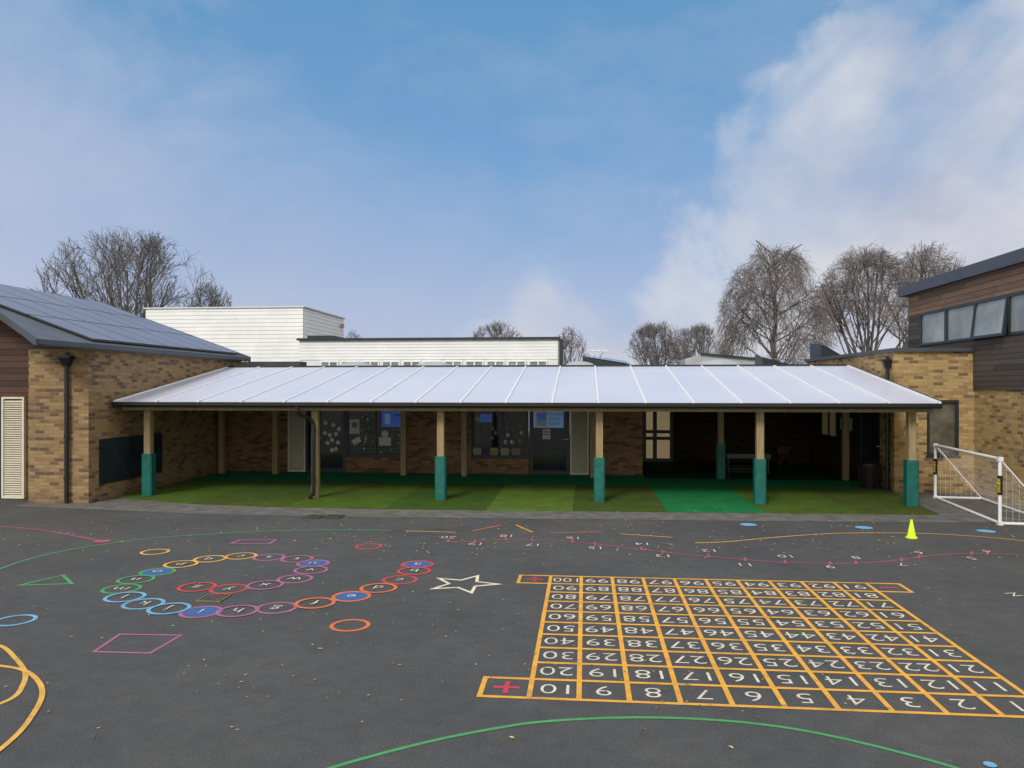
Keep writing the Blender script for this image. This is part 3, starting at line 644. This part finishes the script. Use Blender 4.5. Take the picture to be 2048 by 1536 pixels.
for i in range(N+1):
    x=X0+i*pw
    if proto is None:
        x+=.0; g=MB(); g.hexa([(x-.025,16.72,zr(16.72)-.14),(x+.025,16.72,zr(16.72)-.14),(x+.025,21.44,zr(21.44)-.14),(x-.025,21.44,zr(21.44)-.14)],[(x-.025,16.72,zr(16.72)-.03),(x+.025,16.72,zr(16.72)-.03),(x+.025,21.44,zr(21.44)-.03),(x-.025,21.44,zr(21.44)-.03)],M_post); proto=g.done('rafter',R); proto.location=(.03,0,0)
    else:
        o=proto.copy(); o.location=(i*pw+(.0 if i<N else -.03),0,0); o.parent=R; COL.objects.link(o)
def mkpost(h):
    g=MB(); g.box(R.location.x-.075,R.location.x+.075,R.location.y-.075,R.location.y+.075,.02,h,M_post); return g.done('post',R)
def mkpad(p):
    g=MB(); o=R.location; a=.12; n=[(-a,-a+.03),(-a+.03,-a),(a-.03,-a),(a,-a+.03),(a,a-.03),(a-.03,a),(-a+.03,a),(-a,a-.03)]
    g.prism([(o.x+x,o.y+y) for x,y in n],.025,.98,M_teal)
    g.box(o.x-.03,o.x+.03,o.y-a-.004,o.y-a-.001,.1,.9,M_teal)
    pad=g.done('post_pad',R); pad.parent=p; return pad
pf=None;pb=None;pad0=None
for X,pd in ((-10.0,1),(-6.04,0),(-3.18,1),(.31,1),(3.71,1),(6.80,1)):
    if pf is None: p=mkpost(2.06); pf=p; pad0=mkpad(p)
    else:
        p=pf.copy(); p.parent=R; COL.objects.link(p)
        if pd: q=pad0.copy(); q.parent=p; COL.objects.link(q)
    p.location=(X-R.location.x,16.8-R.location.y,0)
for X,pd in ((-10.45,0),(-8.84,0),(-5.1,0),(-3.37,0),(.22,0),(3.67,1),(6.94,0)):
    if pb is None: p=mkpost(2.8); pb=p
    else:
        p=pb.copy(); p.parent=R; COL.objects.link(p)
    if pd: q=pad0.copy(); q.parent=p; COL.objects.link(q)
    p.location=(X-R.location.x,21.3-R.location.y,0)
g=MB(); g.pipe([(-6.30,16.34,2.1),(-6.30,16.34,1.97),(-6.25,16.42,1.9),(-6.09,16.6,1.80),(-6.04,16.65,1.68),(-6.04,16.65,.12),(-6.07,16.52,.05)],.042,10,M_black)
for z in (.4,1.5): g.cyl((-6.04,16.65,z),(-6.04,16.65,z+.06),.052,.052,10,M_black)
g.done('downpipe',R)

# ============================================================ OBJECTS
A=Vector((7.51,14.73,0)); B=Vector((7.85,18.1,0)); nb=Vector((.995,-.1,0)); D=.95; hh=1.2
R=empty('football_goal',(8.1,16.4,0),'small white football goal with loose net on asphalt','goal')
u=Vector((0,0,hh)); r=.031
g=MB(); o=Vector((0,0,r))
for p in (A,B): g.cyl(p+o*.3,p+u,r,r,12,M_whitep); g.cyl(p+u,p+nb*D+o,.014,.014,10,M_whitep); g.cyl(p+o,p+nb*D+o,r*.9,r*.9,10,M_whitep)
g.cyl(A+u,B+u,r,r,12,M_whitep); g.cyl(A+nb*D+o,B+nb*D+o,r*.9,r*.9,12,M_whitep); g.cyl(A+o,B+o,r*.9,r*.9,12,M_whitep)
for p in (A,B):
    g.box(p.x-.04,p.x+.04,p.y-.04,p.y+.04,hh-.04,hh+.04,M_whitep); g.box(p.x-.04,p.x+.04,p.y-.04,p.y+.04,.0,.07,M_whitep)
g.done('frame',R)
g=MB()
def line(p,q,sag=0):
    n=6; pr=None
    for i in range(n+1):
        t=i/n; c=p.lerp(q,t)-Vector((0,0,sag*4*t*(1-t)))
        if pr is not None: g.cyl(pr,c,.0026,.0026,3,M_cable,False)
        pr=c
rn=random.Random(2)
for i in range(29):
    t=i/28; p=A.lerp(B,t)+u; q=A.lerp(B,t)+nb*D+o; j=rn.uniform(-.05,.05); line(p,q+(B-A)*j*.1,.10)
for i in range(12):
    t=i/11; line(A+u+(A+nb*D+o-A-u)*t-Vector((0,0,.35*t*(1-t))),B+u+(B+nb*D+o-B-u)*t-Vector((0,0,.35*t*(1-t))),.03)
for E in (A,B):
    for i in range(1,9):
        t=i/9; line(E+nb*D*t+o,E+nb*D*t+Vector((0,0,hh*(1-t))))
        z=hh*t; line(E+Vector((0,0,z)),E+nb*D*(1-t)+Vector((0,0,z)),.02)
g.done('net',R)
for p,lab in ((A,1),(B,0)):
    g=MB(); g.cyl(p+Vector((0,0,.55)),p+Vector((0,0,.90)),.044,.044,12,M_black)
    g.text('SAMBA',lambda a,b:(p.x-.02+b*.08*.8-.02,p.y-.047,.725+a*.08),M_tagy)
    g.text('SAMBA',lambda a,b:(p.x-.047,p.y-b*.08*.8,.725+a*.08),M_tagy)
    g.done('post_sleeve',R)
x,y=gp(1823,1076); R=empty('traffic_cone',(x,y,0),'small fluorescent yellow plastic cone standing on asphalt','cone')
g=MB(); g.prism([(x+.085*math.cos(t*math.pi/4+.39)*1.1,y+.085*math.sin(t*math.pi/4+.39)*1.1) for t in range(8)],.002,.02,M_cone); g.done('base',R)
g=MB(); g.cyl((x,y,.02),(x,y,.29),.07,.018,24,M_cone); g.cyl((x,y,.29),(x,y,.305),.022,.022,16,M_cone); g.done('body',R,smooth=False)
x,y=7.0,19.75; R=empty('litter_bin',(x,y,0),'round black plastic bin beside the brick corner','bin')
g=MB(); g.cyl((x,y,.02),(x,y,.58),.19,.25,24,M_black); 
for i in range(12):
    t=i*math.pi/6; g.cyl((x+.195*math.cos(t),y+.195*math.sin(t),.04),(x+.25*math.cos(t),y+.25*math.sin(t),.55),.012,.012,6,M_black)
g.done('body',R)
g=MB(); g.cyl((x,y,.58),(x,y,.62),.27,.27,24,M_black); g.cyl((x,y,.62),(x,y,.66),.25,.16,24,M_black); g.done('lid',R)
x,y=4.55,22.3; R=empty('wheeled_table',(x,y,0),'low grey metal trolley table on castors under the canopy','table')
g=MB(); g.box(x-.6,x+.6,y-.35,y+.35,.60,.64,M_grey); g.box(x-.6,x+.6,y-.35,y-.32,.52,.60,M_grey); g.done('top',R)
g=MB()
for dx in (-.55,.55):
    for dy in (-.3,.3): g.cyl((x+dx,y+dy,.1),(x+dx,y+dy,.6),.018,.018,8,M_grey)
    g.cyl((x+dx,y-.3,.3),(x+dx,y+.3,.3),.012,.012,8,M_grey)
for dy in (-.3,.3):
    for z in (.14,.24): g.cyl((x-.55,y+dy,z),(x+.55,y+dy,z),.012,.012,8,M_grey)
g.done('frame',R)
for dx in (-.55,.55):
    for dy in (-.3,.3):
        g=MB(); g.cyl((x+dx-.015,y+dy,.06),(x+dx+.015,y+dy,.06),.04,.04,12,M_black); g.done('castor',R)
x,y=6.2,24.6; R=empty('plastic_chair',(x,y,0),'small red plastic chair standing against the wall','chair')
g=MB(); g.box(x-.17,x+.17,y-.17,y+.17,.33,.36,M_redc); g.done('seat',R)
g=MB(); g.box(x-.17,x+.17,y+.15,y+.18,.42,.66,M_redc); g.done('backrest',R)
for dx in (-.15,.15):
    for dy in (-.15,.15):
        g=MB(); g.cyl((x+dx,y+dy,.02),(x+dx,y+dy,.5 if dy>0 else .33),.012,.012,8,M_grey); g.done('leg',R)
for i in range(3):
    g=MB(); g.box(XR-.016,XR-.002,22.0+i*.35,22.26+i*.35,1.3,1.65,M_paper)
    g.done('notice_sheet',origin=(XR,22.1+i*.35,1.3),label='white notice pinned to the shaded brick wall',cat='notice',group='notices on the shaded wall')

# leaves
g=MB(); rr=random.Random(11)
def leaf(x,y,s):
    a=rr.uniform(0,6.28); c,d=math.cos(a),math.sin(a); m=rr.choice(M_leaf)
    pts=[(-1,0),(-.3,.42),(.5,.4),(1,0),(.4,-.45),(-.4,-.4)]
    g.add([(x+(p*c-q*d)*s,y+(p*d+q*c)*s,.012+rr.uniform(0,.5)*s*(abs(q)+.1)) for p,q in pts],[(0,1,2,3),(0,3,4,5)],m)
for i in range(820):
    py=775+rr.triangular(235,700,290)
    if rr.random()<.5: py=rr.triangular(1015,1140,1065)
    px=rr.uniform(-60,2100); x,y=gp(px,py)
    if rr.random()<.5: px=rr.triangular(-60,2100,1200); x,y=gp(px,py)
    if y>15.3 and not(-10<x<7.1): continue
    leaf(x,y,rr.uniform(.009,.018)+ (.009 if y>11 else 0))
for px,py in ((603,1262),(492,1352),(893,1275),(1023,1478),(1325,1406),(97,1426),(640,1300),(408,1322),(1462,1498),(1180,1290),(760,1120)):
    x,y=gp(px,py); leaf(x,y,rr.uniform(.018,.026))
for i in range(120):
    leaf(rr.uniform(-9.5,6.8),rr.uniform(15.8,19.5),rr.uniform(.014,.023))
g.v=[(a,b,c+.014) if b>15.4 else (a,b,c) for a,b,c in g.v]
g.done('fallen_leaves',label='scattered small yellow and brown fallen leaves',cat='leaves',kind='stuff')
g=MB()
for i in range(45):
    x,y=gp(rr.uniform(100,2000),rr.uniform(1060,1500)); a=rr.uniform(0,3.14); l=rr.uniform(.04,.11)
    g.cyl((x,y,.01),(x+l*math.cos(a),y+l*math.sin(a),.014),.003,.002,4,M_bark)
g.done('fallen_twigs',label='thin broken twigs lying on the asphalt',cat='twigs',kind='stuff')

# ============================================================ TREES
def tree(name,label,px,Y,pytop,half,seed,style='round',th=.22,dens=(8,7,6,6),tmin=.010,nl=9):
    rn=random.Random(seed); X=xat(px,Y); yc=-X*sT+Y*cT
    Ht=CH+(775-pytop)*yc/FP; cr=half*yc/FP
    R=empty(name,(X,Y,0),label,'tree')
    T=MB();C=MB()
    tw=M_twig2 if style in('weep','birch') else M_twig
    zc=Ht*(.55 if style!='weep' else .5)
    def inside(p,k=1.0):
        ez=(Ht-zc) if p.z>zc else zc*.85
        dx=(p.x-X)/cr;dy=(p.y-Y)/cr;dz=(p.z-zc)/ez
        return dx*dx+dy*dy+dz*dz<k
    def grow(p,d,L,r,dep):
        seg=4 if dep<=1 else (3 if dep==2 else 2)
        if style=='weep' and dep>=2: seg=5
        pts=[p]; rads=[r]
        for i in range(seg):
            w=.06+.05*dep
            d=d+Vector((rn.gauss(0,w),rn.gauss(0,w),rn.gauss(0,w)))
            if style=='weep':
                if dep>=2: d.z-=.30
                elif dep==1: d.z+=.08
            elif style=='birch':
                d.z+=.12 if dep<2 else (.0 if dep==2 else -.28)
            else: d.z+=.12 if dep<3 else .08
            d.normalize(); q=p+d*L/seg
            if not inside(q,1.0+rn.uniform(-.16,.2)) and dep>=1: break
            r2=max(tmin,r*(1-.6*(i+1)/seg))
            tgt,n=(T,6) if dep<=1 else (C,3)
            tgt.cyl(p,q,rads[-1],r2,n,M_bark if dep<=1 else tw,False)
            p=q; pts.append(p); rads.append(r2)
        if dep<4:
            nc=dens[dep]; m=len(pts)-1
            if m<1: return
            for c in range(nc):
                t=rn.uniform(.2,1.0)*m; i=min(int(t),m-1); q=pts[i].lerp(pts[i+1],t-i); rr=rads[i]
                ax=Vector((rn.gauss(0,1),rn.gauss(0,1),rn.gauss(0,1))).normalized()
                dd=(pts[i+1]-pts[i]).normalized(); ax=(ax-dd*ax.dot(dd)).normalized()
                an=rn.uniform(.3,.75); nd=(dd*math.cos(an)+ax*math.sin(an))
                fac=[.62,.55,.55,.5][dep] if style!='weep' else [.5,.7,.75,.5][dep]
                grow(q,nd,L*fac*rn.uniform(.7,1.15),max(tmin,rr*.5),dep+1)
    h0=Ht*th; r0=Ht*.018
    T.cyl((X,Y,0),(X+.05,Y,h0),r0*1.25,r0,9,M_bark,False)
    if style=='weep':
        p=Vector((X+.05,Y,h0)); top=Ht*.95; n=9; prev=p
        for i in range(1,n+1):
            q=Vector((X+rn.gauss(0,.12),Y+rn.gauss(0,.12),h0+(top-h0)*i/n)); T.cyl(prev,q,r0*(1-(i-1)/n*.9),r0*(1-i/n*.9),7,M_bark,False)
            for c in range(5):
                a=rn.uniform(0,6.28); up=rn.uniform(.4,1.2); grow(prev.lerp(q,rn.random()),Vector((math.cos(a),math.sin(a),up)).normalized(),cr*1.0*(1.25-.5*i/n),r0*.22,1)
            prev=q
    else:
        for c in range(nl):
            a=c*2.4+rn.uniform(-.3,.3); tl=[.15,.5,.85][c%3]+rn.uniform(-.1,.15)
            if style=='round' and nl>10: tl=[.12,.45,.8,1.15][c%4]+rn.uniform(-.1,.1)
            d=Vector((math.cos(a)*math.sin(tl),math.sin(a)*math.sin(tl),math.cos(tl)))
            grow(Vector((X+.05,Y,h0*rn.uniform(.85,1))),d,(Ht-h0)*.85,r0*.5,0)
    T.done('trunk',R); C.done('crown',R)
BL='bare winter tree with dense rounded crown of branches'
tree('bare_tree',BL+' behind roofs',262,50,464,192,1,dens=(7,5,4,2),tmin=.011,nl=13)
tree('bare_tree','smaller bare tree behind the solar roof',418,54,566,62,2,dens=(6,5,4,3))
tree('bare_tree','distant bare tree behind white hall',705,70,657,28,3,dens=(5,4,4,2))
tree('bare_tree','distant bushy bare tree above flat roof',993,70,642,68,4,dens=(6,5,4,3))
tree('bare_tree','slim distant bare tree beside white building',1138,66,653,42,5,dens=(5,5,4,3))
tree('bare_tree','distant round bare tree above skylights',1315,66,643,72,6,dens=(7,5,5,3))
tree('bare_tree','distant round bare tree above skylights',1398,70,648,74,7,dens=(7,5,5,3))
tree('birch_tree','tall bare weeping birch with hanging twigs',1548,48,486,116,8,'weep',dens=(5,8,8,2),tmin=.007)
tree('birch_tree','tall bare birch tree behind the skylights',1735,50,492,118,9,'birch',dens=(8,7,6,3),tmin=.008,nl=10)
tree('birch_tree','bare birch tree behind the timber block',1860,56,484,96,10,'birch',dens=(7,6,5,3),tmin=.009,nl=10)

# ============================================================ WORLD / SKY
W=bpy.data.worlds.new('World'); S.world=W; W.use_nodes=True; nt=W.node_tree
bg=nt.nodes['Background']; bg.inputs[1].default_value=1
SE,SR=math.radians(40),math.radians(200)
sky=nn(nt,'ShaderNodeTexSky',sky_type='NISHITA'); sky.sun_disc=False; sky.sun_elevation=SE; sky.sun_rotation=SR; sky.air_density=1.0; sky.dust_density=.6
tc=nn(nt,'ShaderNodeTexCoord'); dirv=tc.outputs['Generated']
sp=nn(nt,'ShaderNodeSeparateXYZ'); nt.links.new(dirv,sp.inputs[0])
nsk=mixc(nt,1.0,sky.outputs[0],(.11,.11,.11),'MULTIPLY')
grad=ramp(nt,sp.outputs[2],[(0,(.47,.54,.72)),(.07,(.39,.485,.70)),(.16,(.27,.42,.68)),(.28,(.18,.37,.65)),(.45,(.125,.325,.58)),(1,(.10,.27,.52))])
c=mixc(nt,.9,nsk,grad)
def mth(op,a,b=None,c_=None):
    n=nn(nt,'ShaderNodeMath',operation=op)
    for i,v in enumerate((a,b,c_)):
        if v is None: continue
        if hasattr(v,'links'): nt.links.new(v,n.inputs[i])
        else: n.inputs[i].default_value=v
    return n.outputs[0]
def dotn(v):
    n=nn(nt,'ShaderNodeVectorMath',operation='DOT_PRODUCT'); nt.links.new(dirv,n.inputs[0]); n.inputs[1].default_value=v; return n.outputs['Value']
def wn(scale,detail,rough,st=(1,1,1),off=(0,0,0),dist=0):
    mp=nn(nt,'ShaderNodeMapping'); nt.links.new(dirv,mp.inputs[0]); mp.inputs['Scale'].default_value=st; mp.inputs['Location'].default_value=off
    n=nn(nt,'ShaderNodeTexNoise'); nt.links.new(mp.outputs[0],n.inputs['Vector']); n.inputs['Scale'].default_value=scale; n.inputs['Detail'].default_value=detail; n.inputs['Roughness'].default_value=rough; n.inputs['Distortion'].default_value=dist
    return n.outputs['Fac']
n1=wn(5.5,8,.55,(1,1,1.1),(1.3,.2,.4),.15); n2=wn(2.6,6,.6,(1,1,2.0),(4,1,2))
veil=ramp(nt,n2,[(.48,0.0),(.76,.45)]); c=mixc(nt,veil,c,(.45,.52,.69))
st_=mth('MULTIPLY_ADD',dotn((-1.0,-.15,.35)),.8,mth('MULTIPLY',wn(4,7,.62,(1,1,1.5),(9,2,5),.4),.9)); c=mixc(nt,ramp(nt,st_,[(.74,0.0),(1.05,.45)]),c,(.54,.59,.72))
hz=mth('MULTIPLY_ADD',dotn((-.75,.2,-1.6)),1.0,mth('MULTIPLY',n1,.45)); hz=ramp(nt,hz,[(-.0,0.0),(.62,.6)]); c=mixc(nt,hz,c,(.50,.55,.70))
a=mth('MULTIPLY_ADD',mth('SUBTRACT',n1,.5),.62,dotn((.651,.108,-.751)))
# diagonal streaks cut through the upper part of the bank
rot=nn(nt,'ShaderNodeMapping'); nt.links.new(dirv,rot.inputs[0]); rot.inputs['Rotation'].default_value=(0,math.radians(48),0)
rs=nn(nt,'ShaderNodeVectorMath',operation='MULTIPLY'); nt.links.new(rot.outputs[0],rs.inputs[0]); rs.inputs[1].default_value=(1.6,1,6.5)
n5=nn(nt,'ShaderNodeTexNoise'); nt.links.new(rs.outputs[0],n5.inputs['Vector']); n5.inputs['Scale'].default_value=1.7; n5.inputs['Detail'].default_value=6; n5.inputs['Distortion'].default_value=.3
up=ramp(nt,sp.outputs[2],[(.18,0.0),(.42,1.0)])
cut=mth('MULTIPLY',mth('MULTIPLY',ramp(nt,n5.outputs['Fac'],[(.40,0.0),(.58,1.0)]),up),.75)
m1=ramp(nt,mth('ADD',a,.1),[(.06,0.0),(.125,.5),(.28,.96)])
m1=mth('MULTIPLY',m1,mth('SUBTRACT',1.0,cut))
shade=ramp(nt,wn(3.6,8,.58,(1,1,1.6),(7,3,1)),[(.34,(.52,.54,.65)),(.50,(.66,.67,.73)),(.66,(.78,.78,.80))])
c=mixc(nt,m1,c,shade)
dd=dotn(Vector((-.03,1.0,.085)).normalized()); a2=mth('MULTIPLY_ADD',mth('SUBTRACT',n1,.5),.018,dd); c=mixc(nt,ramp(nt,a2,[(.9955,0.0),(.9998,.5)]),c,(.66,.68,.76))
bk=mth('MULTIPLY_ADD',sp.outputs[1],-1.0,mth('MULTIPLY',n2,.3)); bk=ramp(nt,mth('ADD',bk,.5),[(.10,0.0),(.75,.95)])
c=mixc(nt,bk,c,(1.14,1.08,1.0))  # unseen sky behind the camera, brightened to add light to the scene
nt.links.new(c,bg.inputs[0])
L=bpy.data.lights.new('sun','SUN'); L.energy=2.3; L.angle=math.radians(16); L.color=(1,.95,.87)
lo=bpy.data.objects.new('sun',L); COL.objects.link(lo)
sd=Vector((math.sin(SR)*math.cos(SE),math.cos(SR)*math.cos(SE),math.sin(SE)))
lo.rotation_euler=sd.to_track_quat('Z','Y').to_euler()
S.view_settings.view_transform='Standard'; S.view_settings.look='None'; S.view_settings.exposure=0
cd=bpy.data.cameras.new('camera'); co=bpy.data.objects.new('camera',cd); COL.objects.link(co); S.camera=co
cd.sensor_width=36; cd.lens=36*FP/2048; cd.clip_end=2000; cd.shift_y=7/2048
co.location=(0,0,CH); co.rotation_euler=(math.radians(90),0,TH)
